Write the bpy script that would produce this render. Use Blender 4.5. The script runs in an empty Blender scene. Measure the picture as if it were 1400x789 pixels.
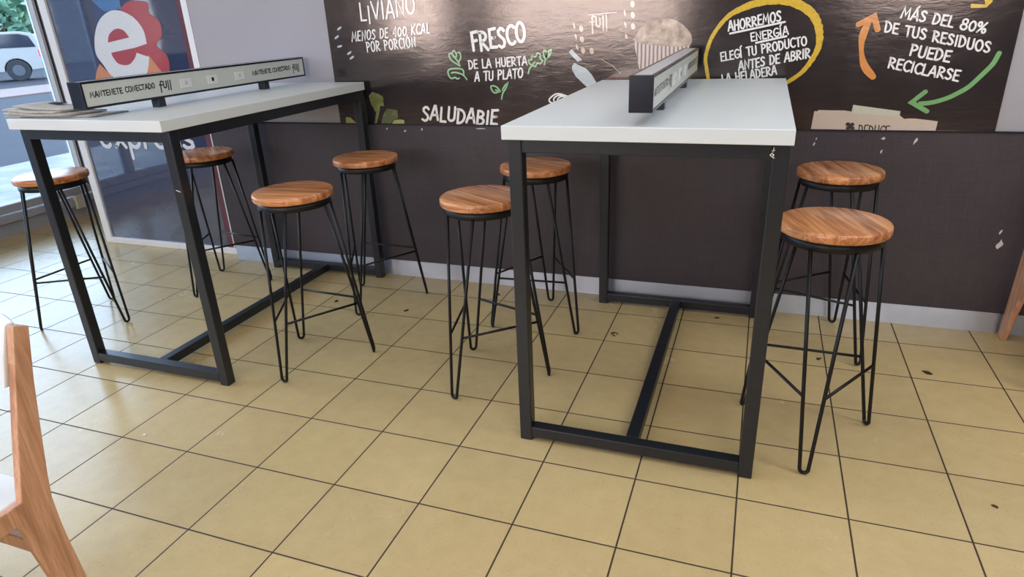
import bpy, bmesh, math, random
from mathutils import Vector, Matrix

S = 0.30                      # one floor tile is 0.30 m; every coordinate below is in tiles
scene = bpy.context.scene
COL = scene.collection
rng = random.Random(7)

def v3(x, y, z): return Vector((x*S, y*S, z*S))
def lin(c):
    c = c/255.0
    return c/12.92 if c <= 0.04045 else ((c+0.055)/1.055)**2.4
def rgb(r, g, b): return (lin(r), lin(g), lin(b), 1.0)

# ------------------------------------------------------------------ camera
YAW, PITCH, ROLL = -0.363266, 0.391695, -0.045087
cam_d = bpy.data.cameras.new('camera'); cam = bpy.data.objects.new('camera', cam_d); COL.objects.link(cam)
cam_d.sensor_width = 36.0; cam_d.sensor_fit = 'HORIZONTAL'; cam_d.lens = 903.5934/1400*36.0
cam_d.clip_start = 0.05; cam_d.clip_end = 500
_f = Vector((math.sin(YAW), math.cos(YAW), 0)); _r = Vector((math.cos(YAW), -math.sin(YAW), 0)); _u = Vector((0, 0, 1))
_f2 = math.cos(PITCH)*_f - math.sin(PITCH)*_u; _u2 = math.sin(PITCH)*_f + math.cos(PITCH)*_u
_r3 = math.cos(ROLL)*_r + math.sin(ROLL)*_u2; _u3 = -math.sin(ROLL)*_r + math.cos(ROLL)*_u2
_m = Matrix((_r3, _u3, -_f2)).transposed().to_4x4(); _m.translation = v3(4.865119, -4.625474, 4.501101)
cam.matrix_world = _m
scene.camera = cam

# ------------------------------------------------------------------ light and exposure
scene.view_settings.view_transform = 'Standard'; scene.view_settings.look = 'None'
scene.view_settings.gamma = 1.0; scene.view_settings.exposure = 0.0; scene.view_settings.use_curve_mapping = False

scene.cycles.sample_clamp_indirect = 4.0; scene.cycles.caustics_reflective = False; scene.cycles.caustics_refractive = False
world = bpy.data.worlds.new('sky'); scene.world = world; world.use_nodes = True
_bg = world.node_tree.nodes['Background']; _bg.inputs[0].default_value = (0.58, 0.73, 1.0, 1); _bg.inputs[1].default_value = 8.0

sun_d = bpy.data.lights.new('sun', 'SUN'); sun = bpy.data.objects.new('sun', sun_d); COL.objects.link(sun)
sun_d.energy = 2.2; sun_d.angle = 0.02; sun_d.color = (1.0, 0.93, 0.84)
sun.rotation_euler = Vector((0.45, 0.7, 0.75)).to_track_quat('Z', 'Y').to_euler()

def area(name, loc, target, w, h, radiance, color, portal=False):
    d = bpy.data.lights.new(name, 'AREA'); o = bpy.data.objects.new(name, d); COL.objects.link(o)
    d.shape = 'RECTANGLE'; d.size = w*S; d.size_y = h*S
    d.energy = radiance*math.pi*w*S*h*S; d.color = color
    o.location = v3(*loc); o.rotation_euler = (v3(*target)-v3(*loc)).to_track_quat('-Z', 'Y').to_euler()
    if portal: d.cycles.is_portal = True
    return o
# daylight in the shop front behind the photographer
FRONT = (1.0, 0.92, 0.94)
area('front_window_light', (-9.7, -11.95, 5.65), (-9.7, 0, 5.65), 2.6, 4.5, 9.0, FRONT)
area('front_window_light', (-2.2, -11.95, 5.65), (-2.2, 0, 5.65), 7.4, 4.5, 6.8, FRONT)
area('front_window_light', (9.4, -11.95, 6.3), (9.4, 0, 6.3), 3.6, 3.2, 7.5, FRONT)
# the glazed side on the left lets the sky in
area('side_window_portal', (-12.6, -1.8, 5.0), (0, -1.8, 5.0), 19.0, 8.4, 1.0, (1, 1, 1), portal=True)
# lamps in the ceiling, one more added on the right to brighten the floor
for _x, _y, _l in ((-6, 1, 3.8), (2, 1, 3.8), (9, 1.5, 7.4), (14, 0, 7.4), (2, -6, 3.6), (9, -5, 7.4)):
    area('ceiling_lamp_light', (_x, _y, 9.25), (_x, _y, 0), 5.0, 2.0, _l, (0.95, 0.97, 1.0))

LINES = {
  'LIVIANO': [(-1.538,4.504),(-0.51,4.58),(-1.535,4.769)],
  'MENOS DE 400 KCAL': [(-1.756,4.203),(-0.284,4.296),(-1.737,4.35)],
  'POR PORCIÓN': [(-1.483,4.029),(-0.552,4.089),(-1.485,4.181)],
  'FRESCO': [(0.453,4.004),(1.357,4.08),(0.434,4.278)],
  'DE LA HUERTA': [(0.369,3.726),(1.364,3.777),(0.365,3.854)],
  'A TU PLATO': [(0.46,3.535),(1.283,3.587),(0.469,3.673)],
  'SALUDABlE': [(-0.565,2.903),(0.806,2.853),(-0.527,3.127)],
  'AHORREMOS': [(4.34,4.17),(5.011,4.281),(4.323,4.292)],
  'ENERGÍA': [(4.651,4.033),(5.124,4.106),(4.631,4.135)],
  'ELEGÍ TU PRODUCTO': [(4.27,3.777),(5.37,3.966),(4.251,3.889)],
  'ANTES DE ABRIR': [(4.521,3.647),(5.429,3.803),(4.508,3.765)],
  'LA HELADERA': [(4.312,3.472),(5.029,3.588),(4.292,3.585)],
  'MÁS DEL 80%': [(6.443,4.266),(7.406,4.044),(6.459,4.384)],
  'DE TUS RESIDUOS': [(6.282,4.103),(7.497,3.817),(6.285,4.224)],
  'PUEDE': [(6.618,3.806),(7.079,3.717),(6.632,3.936)],
  'RECICLARSE': [(6.391,3.654),(7.221,3.474),(6.405,3.779)],
  'REDUCE': [(6.161,2.752),(6.536,2.748),(6.159,2.906)],
  'full mural': [(2.377,4.236),(2.637,4.24),(2.367,4.442)],
  'express': [(-8.6,2.212),(-5.958,2.243),(-8.52,2.536)],
}
ART = {
  'ring': [(4.122,3.492),(4.079,3.683),(4.056,3.799),(4.07,3.928),(4.123,4.097),(4.226,4.261),(4.344,4.38),(4.478,4.449),(4.652,4.509),(4.839,4.54),(5.04,4.531),(5.218,4.471),(5.375,4.366),(5.469,4.231),(5.516,4.069),(5.514,3.921),(5.448,3.759),(5.345,3.608),(5.181,3.482),(5.012,3.369),(4.763,3.311),(4.503,3.312),(4.278,3.372),(4.122,3.492)],
  'underline1': [(4.364,4.139),(5.062,4.265)],
  'underline2': [(4.719,4.008),(5.099,4.082)],
  'orange_shaft': [(6.234,3.541),(6.117,3.674),(6.057,3.833),(6.034,3.99),(6.051,4.129),(6.093,4.242),(6.116,4.286)],
  'orange_head': [(5.967,4.201),(6.137,4.293),(6.2,4.132)],
  'green_shaft': [(7.606,3.807),(7.565,3.681),(7.47,3.546),(7.359,3.408),(7.261,3.334),(7.134,3.26),(6.972,3.207),(6.822,3.191)],
  'green_head': [(6.879,3.345),(6.742,3.21),(6.94,3.095)],
  'paper': [(5.553,2.794),(5.57,3.088),(5.586,3.093),(5.606,3.084),(5.62,3.104),(5.947,3.101),(6.04,3.086),(6.047,3.177),(6.631,3.094),(6.63,3.041),(6.691,2.994),(6.767,3.001),(6.834,2.998),(7.09,2.966),(7.083,2.817)],
  'paper_tab': [(6.047,3.177),(6.631,3.094),(6.629,3.026),(6.053,3.058)],
  'emblem': [(6.047,2.888),(6.017,2.916),(6.07,2.912),(6.025,2.859),(6.081,2.859)],
  'yellow': [(7.191,4.396),(7.346,4.382),(7.326,4.447),(7.408,4.464),(7.418,4.414),(7.366,4.346),(7.2,4.346)],
  'leafA': [(0.216,3.78),(0.08,3.859),(0.031,3.937),(0.05,3.971),(0.107,3.944),(0.205,3.814)],
  'leafA2': [(0.115,3.918),(0.094,3.978),(0.132,4.011),(0.166,3.943),(0.142,3.892)],
  'leafA3': [(0.193,3.84),(0.242,3.907),(0.224,3.981),(0.179,3.976)],
  'leafB': [(0.319,3.568),(0.251,3.641),(0.125,3.678),(0.054,3.67)],
  'leafB2': [(0.27,3.627),(0.257,3.719),(0.13,3.738),(0.013,3.723),(-0.006,3.662),(0.037,3.588),(0.118,3.6),(0.147,3.577),(0.187,3.59)],
  'leafC': [(1.378,3.644),(1.408,3.727),(1.494,3.816)],
  'leafC2': [(1.402,3.793),(1.39,3.843),(1.44,3.85),(1.442,3.904),(1.505,3.893),(1.543,3.946),(1.587,3.913),(1.577,3.869),(1.615,3.835),(1.584,3.79),(1.529,3.799),(1.501,3.75),(1.446,3.768),(1.402,3.793)],
  'leafD': [(1.646,3.769),(1.666,3.854),(1.74,3.95)],
  'leafD2': [(1.666,3.854),(1.637,3.92),(1.652,3.987),(1.69,3.943),(1.677,3.862),(1.704,3.95),(1.759,3.989),(1.745,3.917),(1.677,3.857)],
  'leafE': [(0.91,3.26),(0.933,3.342),(0.985,3.419),(1.03,3.505),(0.967,3.454),(0.93,3.394)],
  'leafE2': [(0.896,3.377),(0.789,3.356),(0.736,3.429),(0.753,3.464),(0.833,3.446),(0.887,3.38),(0.815,3.398)],
  'whisk': [(1.816,3.187),(1.725,3.212),(1.722,3.263),(1.818,3.331),(1.909,3.33),(2.016,3.296)],
  'whisk2': [(1.798,3.204),(1.79,3.263),(1.872,3.314),(1.998,3.28)],
  'whisk3': [(1.862,3.204),(1.853,3.255),(1.926,3.297),(2.034,3.254)],
  'pouch': [(2.091,3.753),(2.127,3.786),(2.307,3.708),(2.397,3.615),(2.487,3.471),(2.416,3.361),(2.326,3.43),(2.145,3.592),(2.087,3.694)],
  'tube': [(2.038,3.95),(2.089,3.985),(2.245,3.83),(2.173,3.805)],
  'ovals': [(2.233,4.273),(2.245,4.123),(2.262,3.964),(2.125,4.316),(2.151,4.166),(2.17,4.012),(2.992,4.578),(2.999,4.433),(3.008,4.278),(2.883,4.461),(2.895,4.305),(2.911,4.153),(2.395,3.953)],
  'fullbar': [(2.341,4.459),(2.769,4.476)],
  'muffin_top': [(3.005,4.098),(3.07,4.182),(3.142,4.281),(3.312,4.347),(3.498,4.36),(3.611,4.341),(3.743,4.253),(3.843,4.128),(3.83,4.002),(3.678,3.986),(3.433,4.0),(3.183,4.03)],
  'muffin_cup': [(3.014,4.098),(3.183,4.03),(3.433,4.0),(3.678,3.986),(3.822,4.002),(3.763,3.614),(3.133,3.622)],
  'board': [(2.611,3.545),(2.836,3.675),(3.127,3.687),(3.204,3.424),(2.541,3.428)],
  'knifeline': [(2.555,3.827),(2.713,3.742),(2.837,3.626)],
  'veg1': [(-1.554,3.312),(-1.48,3.377),(-1.355,3.344),(-1.272,3.29),(-1.28,3.136),(-1.351,3.147),(-1.385,3.025),(-1.462,2.845),(-1.502,2.845),(-1.451,3.025),(-1.534,3.18)],
  'veg2': [(-1.312,2.992),(-1.232,3.103),(-1.018,3.071),(-1.023,2.928),(-1.159,2.871),(-1.188,2.844),(-1.371,2.842)],
  'veg3': [(-1.162,2.844),(-1.104,2.898),(-0.999,2.917),(-0.91,2.907),(-0.905,2.847)],
  'veg4': [(-2.076,2.948),(-1.982,2.942),(-1.899,2.863),(-1.862,2.841),(-2.093,2.838)],
  'bits': [(-2.046,4.28),(-2.012,4.132),(-1.838,4.02),(-1.8,3.945),(-1.973,4.417)],
  'seams': [(1.792,4.687),(1.779,4.042),(2.827,4.639),(2.831,3.903),(5.969,4.495),(5.975,4.299)],
}
LOGO = {
  'e_outer': [(-6.599,4.284),(-6.608,4.542),(-6.791,4.777),(-7.108,4.907),(-7.407,4.892),(-7.716,4.734),(-7.938,4.446),(-8.024,4.13),(-7.901,3.912),(-7.751,3.692),(-7.491,3.562),(-7.083,3.576),(-6.782,3.734),(-6.618,4.036),(-6.92,4.123),(-6.936,4.217)],
  'c1': [(-7.616,4.332),(-7.518,4.486),(-7.299,4.582),(-7.116,4.542),(-7.015,4.412)],
  'c2': [(-7.597,4.138),(-6.936,4.217),(-6.92,4.123),(-7.025,4.003),(-7.22,3.9),(-7.463,3.922),(-7.571,4.042)],
  'red': [(-7.171,4.866),(-7.04,4.96),(-6.763,5.064),(-6.356,5.013),(-6.369,4.833),(-6.163,4.677),(-6.172,4.428),(-6.372,4.247),(-6.168,4.072),(-6.168,3.813),(-6.35,3.57),(-6.847,3.538),(-7.232,3.722),(-7.343,4.255)],
  'orange1': [(-6.672,4.065),(-6.624,4.064),(-6.353,3.711),(-6.506,3.535),(-6.996,3.539)],
  'orange2': [(-8.235,3.624),(-8.123,3.806),(-7.997,3.931),(-7.751,3.692),(-7.74,3.582)],
  'blue': [(-7.766,5.126),(-7.04,5.093),(-7.046,4.944),(-7.301,4.911),(-7.501,4.906),(-7.62,4.985)],
  'yellowtop': [(-6.898,5.086),(-6.386,5.063),(-6.383,4.718),(-6.693,4.713),(-6.803,4.95)],
}

# ------------------------------------------------------------------ materials
def nodes_of(name):
    m = bpy.data.materials.new(name); m.use_nodes = True
    nt = m.node_tree; b = nt.nodes['Principled BSDF']
    return m, nt, b
def nn(nt, kind, **kw):
    n = nt.nodes.new(kind)
    for k, val in kw.items(): setattr(n, k, val)
    return n
def ramp(nt, src, stops):
    r = nn(nt, 'ShaderNodeValToRGB'); e = r.color_ramp.elements
    while len(e) < len(stops): e.new(0.5)
    for el, (pos, c) in zip(e, stops): el.position = pos; el.color = c
    nt.links.new(src, r.inputs[0]); return r.outputs[0]
def coords(nt, scale=(1, 1, 1), rot=(0, 0, 0)):
    t = nn(nt, 'ShaderNodeTexCoord'); mp = nn(nt, 'ShaderNodeMapping')
    mp.inputs['Scale'].default_value = scale; mp.inputs['Rotation'].default_value = rot
    nt.links.new(t.outputs['Object'], mp.inputs[0]); return mp.outputs[0]
def noise(nt, vec, scale, detail=4, rough=0.55, dist=0.0):
    n = nn(nt, 'ShaderNodeTexNoise'); n.inputs['Scale'].default_value = scale
    n.inputs['Detail'].default_value = detail; n.inputs['Roughness'].default_value = rough
    n.inputs['Distortion'].default_value = dist
    nt.links.new(vec, n.inputs['Vector']); return n.outputs[0]
def math_n(nt, op, a, b=None, clamp=False):
    n = nn(nt, 'ShaderNodeMath', operation=op, use_clamp=clamp)
    for i, x in enumerate((a, b)):
        if x is None: continue
        if isinstance(x, (int, float)): n.inputs[i].default_value = x
        else: nt.links.new(x, n.inputs[i])
    return n.outputs[0]
def mix(nt, fac, a, b, mode='MIX'):
    n = nn(nt, 'ShaderNodeMix', data_type='RGBA', blend_type=mode)
    for sock, x in ((n.inputs[0], fac), (n.inputs[6], a), (n.inputs[7], b)):
        if isinstance(x, (int, float)): sock.default_value = x
        elif isinstance(x, tuple): sock.default_value = x
        else: nt.links.new(x, sock)
    return n.outputs[2]
def bump(nt, b, h, strength, dist=0.001):
    n = nn(nt, 'ShaderNodeBump'); n.inputs['Strength'].default_value = strength; n.inputs['Distance'].default_value = dist
    nt.links.new(h, n.inputs['Height']); nt.links.new(n.outputs[0], b.inputs['Normal'])
def plain(name, col, rough=0.5, metal=0.0, vary=0.06, scale=30.0, spec=0.5, bumpy=0.0):
    m, nt, b = nodes_of(name)
    n = noise(nt, coords(nt), scale)
    lo = tuple(c*(1-vary) for c in col[:3])+(1,); hi = tuple(min(1, c*(1+vary)) for c in col[:3])+(1,)
    nt.links.new(ramp(nt, n, [(0.3, lo), (0.7, hi)]), b.inputs['Base Color'])
    b.inputs['Roughness'].default_value = rough; b.inputs['Metallic'].default_value = metal
    b.inputs['Specular IOR Level'].default_value = spec
    if bumpy: bump(nt, b, n, bumpy)
    return m

def floor_material():
    m, nt, b = nodes_of('glazed_beige_tile')
    t = nn(nt, 'ShaderNodeTexCoord'); sp = nn(nt, 'ShaderNodeSeparateXYZ'); nt.links.new(t.outputs['Object'], sp.inputs[0])
    fr, cell = [], []
    for ax in (0, 1):
        q = math_n(nt, 'DIVIDE', sp.outputs[ax], S)
        f = math_n(nt, 'FRACT', q); d = math_n(nt, 'MINIMUM', f, math_n(nt, 'SUBTRACT', 1.0, f))
        fr.append(d); cell.append(math_n(nt, 'FLOOR', q))
    d = math_n(nt, 'MINIMUM', fr[0], fr[1])
    tile = math_n(nt, 'SMOOTH_MIN', math_n(nt, 'DIVIDE', math_n(nt, 'SUBTRACT', d, 0.006), 0.004), 1.0, True)
    tile = math_n(nt, 'MINIMUM', math_n(nt, 'MAXIMUM', math_n(nt, 'DIVIDE', math_n(nt, 'SUBTRACT', d, 0.0065), 0.004), 0.0), 1.0)
    cx = nn(nt, 'ShaderNodeCombineXYZ'); nt.links.new(cell[0], cx.inputs[0]); nt.links.new(cell[1], cx.inputs[1])
    wn = nn(nt, 'ShaderNodeTexWhiteNoise'); nt.links.new(cx.outputs[0], wn.inputs[0])
    o = t.outputs['Object']
    big = noise(nt, o, 3.0, 5, 0.6); fine = noise(nt, o, 160.0, 2, 0.6); cloud = noise(nt, o, 16.0, 4, 0.6)
    base = ramp(nt, cloud, [(0.3, rgb(199, 176, 127)), (0.7, rgb(207, 184, 135))])
    base = mix(nt, 1.0, base, ramp(nt, wn.outputs[0], [(0, (0.93, 0.93, 0.93, 1)), (1, (1.03, 1.03, 1.02, 1))]), 'MULTIPLY')
    base = mix(nt, 1.0, base, ramp(nt, big, [(0.3, (0.95, 0.945, 0.93, 1)), (0.6, (1, 1, 1, 1))]), 'MULTIPLY')
    speck = ramp(nt, fine, [(0.30, (0.62, 0.56, 0.46, 1)), (0.38, (1, 1, 1, 1)), (0.9, (1, 1, 1, 1))])
    base = mix(nt, 0.55, base, mix(nt, 1.0, base, speck, 'MULTIPLY'))
    col = mix(nt, tile, rgb(62, 48, 34), base)
    nt.links.new(col, b.inputs['Base Color'])
    r = math_n(nt, 'ADD', 0.17, math_n(nt, 'MULTIPLY', big, 0.16))
    r = math_n(nt, 'ADD', r, math_n(nt, 'MULTIPLY', math_n(nt, 'SUBTRACT', 1.0, tile), 0.5))
    nt.links.new(r, b.inputs['Roughness'])
    h = math_n(nt, 'ADD', tile, math_n(nt, 'MULTIPLY', cloud, 0.03))
    bump(nt, b, h, 0.35, 0.0015)
    return m

def wood_material(name, dark, mid, light, plank=0.075, gloss=0.28, upright=False):
    m, nt, b = nodes_of(name)
    t = nn(nt, 'ShaderNodeTexCoord'); inf = nn(nt, 'ShaderNodeObjectInfo')
    off = nn(nt, 'ShaderNodeVectorMath', operation='MULTIPLY_ADD')
    cmb = nn(nt, 'ShaderNodeCombineXYZ')
    for i in range(3): nt.links.new(inf.outputs['Random'], cmb.inputs[i])
    nt.links.new(cmb.outputs[0], off.inputs[0]); off.inputs[1].default_value = (3.1, 1.7, 2.3)
    if upright:
        mr = nn(nt, 'ShaderNodeMapping'); mr.inputs['Rotation'].default_value = (0, math.radians(90), 0); nt.links.new(t.outputs['Object'], mr.inputs[0]); nt.links.new(mr.outputs[0], off.inputs[2])
    else: nt.links.new(t.outputs['Object'], off.inputs[2])
    vec = off.outputs[0]
    sp = nn(nt, 'ShaderNodeSeparateXYZ'); nt.links.new(vec, sp.inputs[0])
    pid = math_n(nt, 'FLOOR', math_n(nt, 'DIVIDE', sp.outputs[1], plank))
    wn = nn(nt, 'ShaderNodeTexWhiteNoise', noise_dimensions='1D'); nt.links.new(pid, wn.inputs['W'])
    mp = nn(nt, 'ShaderNodeMapping'); mp.inputs['Scale'].default_value = (1.6, 17.0, 17.0); nt.links.new(vec, mp.inputs[0])
    sh = nn(nt, 'ShaderNodeVectorMath', operation='ADD'); nt.links.new(mp.outputs[0], sh.inputs[0]); nt.links.new(wn.outputs['Color'], sh.inputs[1])
    g1 = noise(nt, sh.outputs[0], 1.3, 5, 0.6, 1.2)
    mp2 = nn(nt, 'ShaderNodeMapping'); mp2.inputs['Scale'].default_value = (14.0, 240.0, 240.0); nt.links.new(vec, mp2.inputs[0])
    g2 = noise(nt, mp2.outputs[0], 1.0, 2, 0.5)
    c = ramp(nt, g1, [(0.28, dark), (0.5, mid), (0.72, light)])
    c = mix(nt, 1.0, c, ramp(nt, wn.outputs['Value'], [(0, (0.82, 0.80, 0.78, 1)), (1, (1.12, 1.1, 1.08, 1))]), 'MULTIPLY')
    fe = math_n(nt, 'FRACT', math_n(nt, 'DIVIDE', sp.outputs[1], plank))
    c = mix(nt, ramp(nt, fe, [(0.0, (0.55, 0.55, 0.55, 1)), (0.035, (0, 0, 0, 1))]), c, light)
    c = mix(nt, 0.35, c, mix(nt, 1.0, c, ramp(nt, g2, [(0.35, (0.6, 0.55, 0.5, 1)), (0.6, (1.05, 1.05, 1.05, 1))]), 'MULTIPLY'))
    nt.links.new(c, b.inputs['Base Color']); b.inputs['Roughness'].default_value = gloss
    bump(nt, b, g2, 0.03, 0.0005)
    return m

def gloss(m, nt, b, wrinkle=0.45):
    w = noise(nt, coords(nt, (5.0, 5.0, 16.0)), 2.2, 5, 0.65, 0.6)
    bump(nt, b, w, wrinkle, 0.0012); b.inputs['Specular IOR Level'].default_value = 1.0; b.inputs['IOR'].default_value = 1.65
    return m

def vinyl_material(name, lo, hi, rough=0.17, scale=2.0, wrinkle=0.25):
    """glossy printed vinyl with faint wrinkles"""
    m, nt, b = nodes_of(name)
    v = coords(nt)
    n = noise(nt, v, scale, 6, 0.6, 0.4)
    nt.links.new(ramp(nt, n, [(0.3, lo), (0.72, hi)]), b.inputs['Base Color'])
    r = noise(nt, v, 9.0, 4, 0.7)
    nt.links.new(math_n(nt, 'ADD', rough-0.05, math_n(nt, 'MULTIPLY', r, 0.14)), b.inputs['Roughness'])
    w = noise(nt, coords(nt, (5.0, 5.0, 16.0)), 2.2, 5, 0.65, 0.6)
    bump(nt, b, w, wrinkle, 0.0012); b.inputs['Specular IOR Level'].default_value = 1.0; b.inputs['IOR'].default_value = 1.65
    b.inputs['Specular Tint'].default_value = (1.0, 0.84, 0.73, 1)
    return m

def print_material(name, c, rough=0.15, vary=0.04):
    m = plain(name, c, 0.15, 0, vary, 60); return gloss(m, m.node_tree, m.node_tree.nodes['Principled BSDF'])

def glass_material():
    m = bpy.data.materials.new('clear_glass'); m.use_nodes = True; nt = m.node_tree
    for n in list(nt.nodes):
        if n.type == 'BSDF_PRINCIPLED': nt.nodes.remove(n)
    out = nt.nodes['Material Output']
    tr = nn(nt, 'ShaderNodeBsdfTransparent'); tr.inputs[0].default_value = (0.90, 0.96, 0.97, 1)
    gl = nn(nt, 'ShaderNodeBsdfGlossy'); gl.inputs['Roughness'].default_value = 0.01
    fr = nn(nt, 'ShaderNodeFresnel'); fr.inputs[0].default_value = 1.45
    mx = nn(nt, 'ShaderNodeMixShader'); nt.links.new(fr.outputs[0], mx.inputs[0])
    nt.links.new(tr.outputs[0], mx.inputs[1]); nt.links.new(gl.outputs[0], mx.inputs[2]); nt.links.new(mx.outputs[0], out.inputs[0])
    return m

def brushed(name, col, rough=0.32):
    m, nt, b = nodes_of(name)
    n = noise(nt, coords(nt, (1.5, 1.5, 180.0)), 3.0, 3, 0.6)
    blot = noise(nt, coords(nt), 4.0, 4, 0.6)
    c = ramp(nt, blot, [(0.3, tuple(x*0.82 for x in col[:3])+(1,)), (0.7, col)])
    nt.links.new(c, b.inputs['Base Color']); b.inputs['Metallic'].default_value = 0.85
    tg = nn(nt, 'ShaderNodeCombineXYZ'); tg.inputs[0].default_value = 1.0
    b.inputs['Anisotropic'].default_value = 0.85; b.inputs['Anisotropic Rotation'].default_value = 0.25; nt.links.new(tg.outputs[0], b.inputs['Tangent'])
    nt.links.new(math_n(nt, 'ADD', rough-0.08, math_n(nt, 'MULTIPLY', n, 0.16)), b.inputs['Roughness'])
    return m

def leaf_material():
    m, nt, b = nodes_of('tree_leaves')
    n = noise(nt, coords(nt), 1.1, 3)
    nt.links.new(ramp(nt, n, [(0.3, rgb(46, 84, 70)), (0.7, rgb(112, 150, 112))]), b.inputs['Base Color'])
    b.inputs['Roughness'].default_value = 0.6
    return m

M = {}
M['floor'] = floor_material()
M['seat_wood'] = wood_material('varnished_seat_wood', rgb(124, 74, 46), rgb(200, 132, 84), rgb(240, 182, 130), 0.075, 0.24)
M['chair_wood'] = wood_material('pale_chair_wood', rgb(160, 112, 84), rgb(202, 152, 120), rgb(222, 176, 146), 0.5, 0.42, True)
M['black_metal'] = plain('black_powder_coat', rgb(14, 14, 17), 0.42, 0.0, 0.12, 90, 0.35)
M['frame_metal'] = plain('charcoal_square_tube', rgb(28, 32, 40), 0.33, 0.0, 0.10, 40, 0.55)
M['white_top'] = plain('white_melamine', rgb(222, 230, 234), 0.36, 0, 0.015, 8, 0.5)
M['white_shell'] = plain('white_plastic', rgb(226, 228, 226), 0.4, 0, 0.02, 8)
M['grey_wall'] = plain('grey_painted_wall', rgb(168, 166, 174), 0.6, 0, 0.03, 3)
M['ceiling'] = plain('ceiling_paint', rgb(190, 186, 178), 0.8, 0, 0.03, 3)
M['room_wall'] = plain('room_paint', rgb(120, 112, 106), 0.7, 0, 0.05, 3)
def wainscot_material():
    m, nt, b = nodes_of('dark_brown_laminate')
    v = coords(nt)
    weave = math_n(nt, 'ADD', math_n(nt, 'MULTIPLY', noise(nt, coords(nt, (300, 1, 12)), 1.0, 2), 0.5), math_n(nt, 'MULTIPLY', noise(nt, coords(nt, (12, 1, 300)), 1.0, 2), 0.5))
    c = ramp(nt, weave, [(0.35, rgb(59, 53, 60)), (0.65, rgb(71, 64, 71))])
    big = noise(nt, v, 1.6, 4, 0.6)
    c = mix(nt, 1.0, c, ramp(nt, big, [(0.3, (0.92, 0.92, 0.92, 1)), (0.7, (1.05, 1.05, 1.05, 1))]), 'MULTIPLY')
    nt.links.new(c, b.inputs['Base Color']); b.inputs['Roughness'].default_value = 0.42
    bump(nt, b, weave, 0.15, 0.0005)
    return m
M['wainscot'] = wainscot_material()
M['steel'] = brushed('brushed_aluminium', rgb(210, 216, 228), 0.5)
M['alu_white'] = plain('white_aluminium', rgb(240, 243, 248), 0.4, 0, 0.02, 10)
M['alu_grey'] = plain('grey_aluminium', rgb(158, 160, 168), 0.42, 0.0, 0.03, 10)
M['mural'] = vinyl_material('dark_vinyl_print', rgb(27, 26, 32), rgb(42, 38, 45), 0.13, 1.6, 0.45)
M['white_ink'] = print_material('white_ink', rgb(252, 252, 254))
M['yellow_ink'] = print_material('yellow_ink', rgb(226, 188, 62), 0.3, 0.12)
M['orange_ink'] = print_material('orange_ink', rgb(226, 150, 78), 0.3, 0.05)
M['green_ink'] = print_material('green_ink', rgb(126, 184, 122), 0.3, 0.06)
M['pale_green_ink'] = print_material('pale_green_ink', rgb(158, 208, 158), 0.3, 0.06)
M['paper_ink'] = print_material('pinkish_paper_ink', rgb(216, 200, 188), 0.3, 0.03)
M['mint_ink'] = print_material('mint_paper_ink', rgb(208, 214, 198), 0.3, 0.03)
M['dark_ink'] = print_material('dark_ink', rgb(40, 42, 46), 0.4)
M['brown_ink'] = print_material('brown_print', rgb(112, 84, 70), 0.25, 0.25)
M['oat_ink'] = print_material('oat_print', rgb(206, 176, 154), 0.3, 0.08)
M['pouch_ink'] = print_material('pale_blue_print', rgb(196, 208, 214), 0.25, 0.06)
M['leaf_ink'] = vinyl_material('salad_print', rgb(78, 92, 48), rgb(146, 156, 96), 0.25, 14, 0.1)
M['crate_ink'] = vinyl_material('vegetable_print', rgb(58, 72, 44), rgb(96, 112, 70), 0.25, 18, 0.1)
M['lime_ink'] = print_material('lime_print', rgb(176, 178, 120), 0.3, 0.1)
M['muffin_ink'] = vinyl_material('muffin_print', rgb(120, 96, 84), rgb(222, 206, 190), 0.28, 22, 0.1)
def cup_material():
    m, nt, b = nodes_of('pleated_cup_print')
    w = nn(nt, 'ShaderNodeTexWave', bands_direction='X'); w.inputs['Scale'].default_value = 18; w.inputs['Distortion'].default_value = 1.2
    nt.links.new(coords(nt), w.inputs['Vector'])
    nt.links.new(ramp(nt, w.outputs[1], [(0.1, rgb(150, 120, 108)), (0.6, rgb(222, 208, 202))]), b.inputs['Base Color']); b.inputs['Roughness'].default_value = 0.28
    return m
M['cup_ink'] = cup_material()
M['panel_dark'] = plain('dark_glazed_film', rgb(62, 74, 106), 0.035, 0, 0.05, 4, 1.0)
M['panel_dark'].node_tree.nodes['Principled BSDF'].inputs['IOR'].default_value = 1.9
M['panel_red'] = print_material('red_film', rgb(176, 74, 82), 0.15)
M['panel_orange'] = print_material('orange_film', rgb(212, 146, 110), 0.15)
M['panel_blue'] = print_material('blue_film', rgb(86, 130, 186), 0.15)
M['panel_pale'] = print_material('pale_orange_film', rgb(220, 160, 130), 0.15)
M['panel_white'] = print_material('white_film', rgb(226, 232, 240), 0.15)
M['maroon'] = plain('maroon_film', rgb(104, 62, 72), 0.3)
M['sign_face'] = plain('pale_acrylic', rgb(206, 211, 204), 0.28, 0, 0.02, 8)
M['sign_black'] = plain('black_gloss_plastic', rgb(24, 28, 40), 0.22, 0, 0.06, 20, 0.6)
M['sign_top'] = plain('frosted_top', rgb(196, 198, 206), 0.30, 0, 0.03, 10)
M['glass'] = glass_material()
M['newsprint'] = plain('newsprint', rgb(176, 174, 168), 0.85, 0, 0.18, 70)
M['dark_paper'] = plain('dark_newsprint', rgb(58, 60, 66), 0.9, 0, 0.15, 60, 0.1)
M['white_paper'] = plain('white_paper', rgb(222, 222, 220), 0.8, 0, 0.04, 30)
M['chip'] = plain('bare_plaster', rgb(206, 204, 202), 0.8, 0, 0.08, 80)
M['debris'] = plain('dry_scrap', rgb(58, 44, 32), 0.8, 0, 0.3, 200)
M['cream'] = plain('cream_plastic', rgb(196, 190, 170), 0.5)
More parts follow.
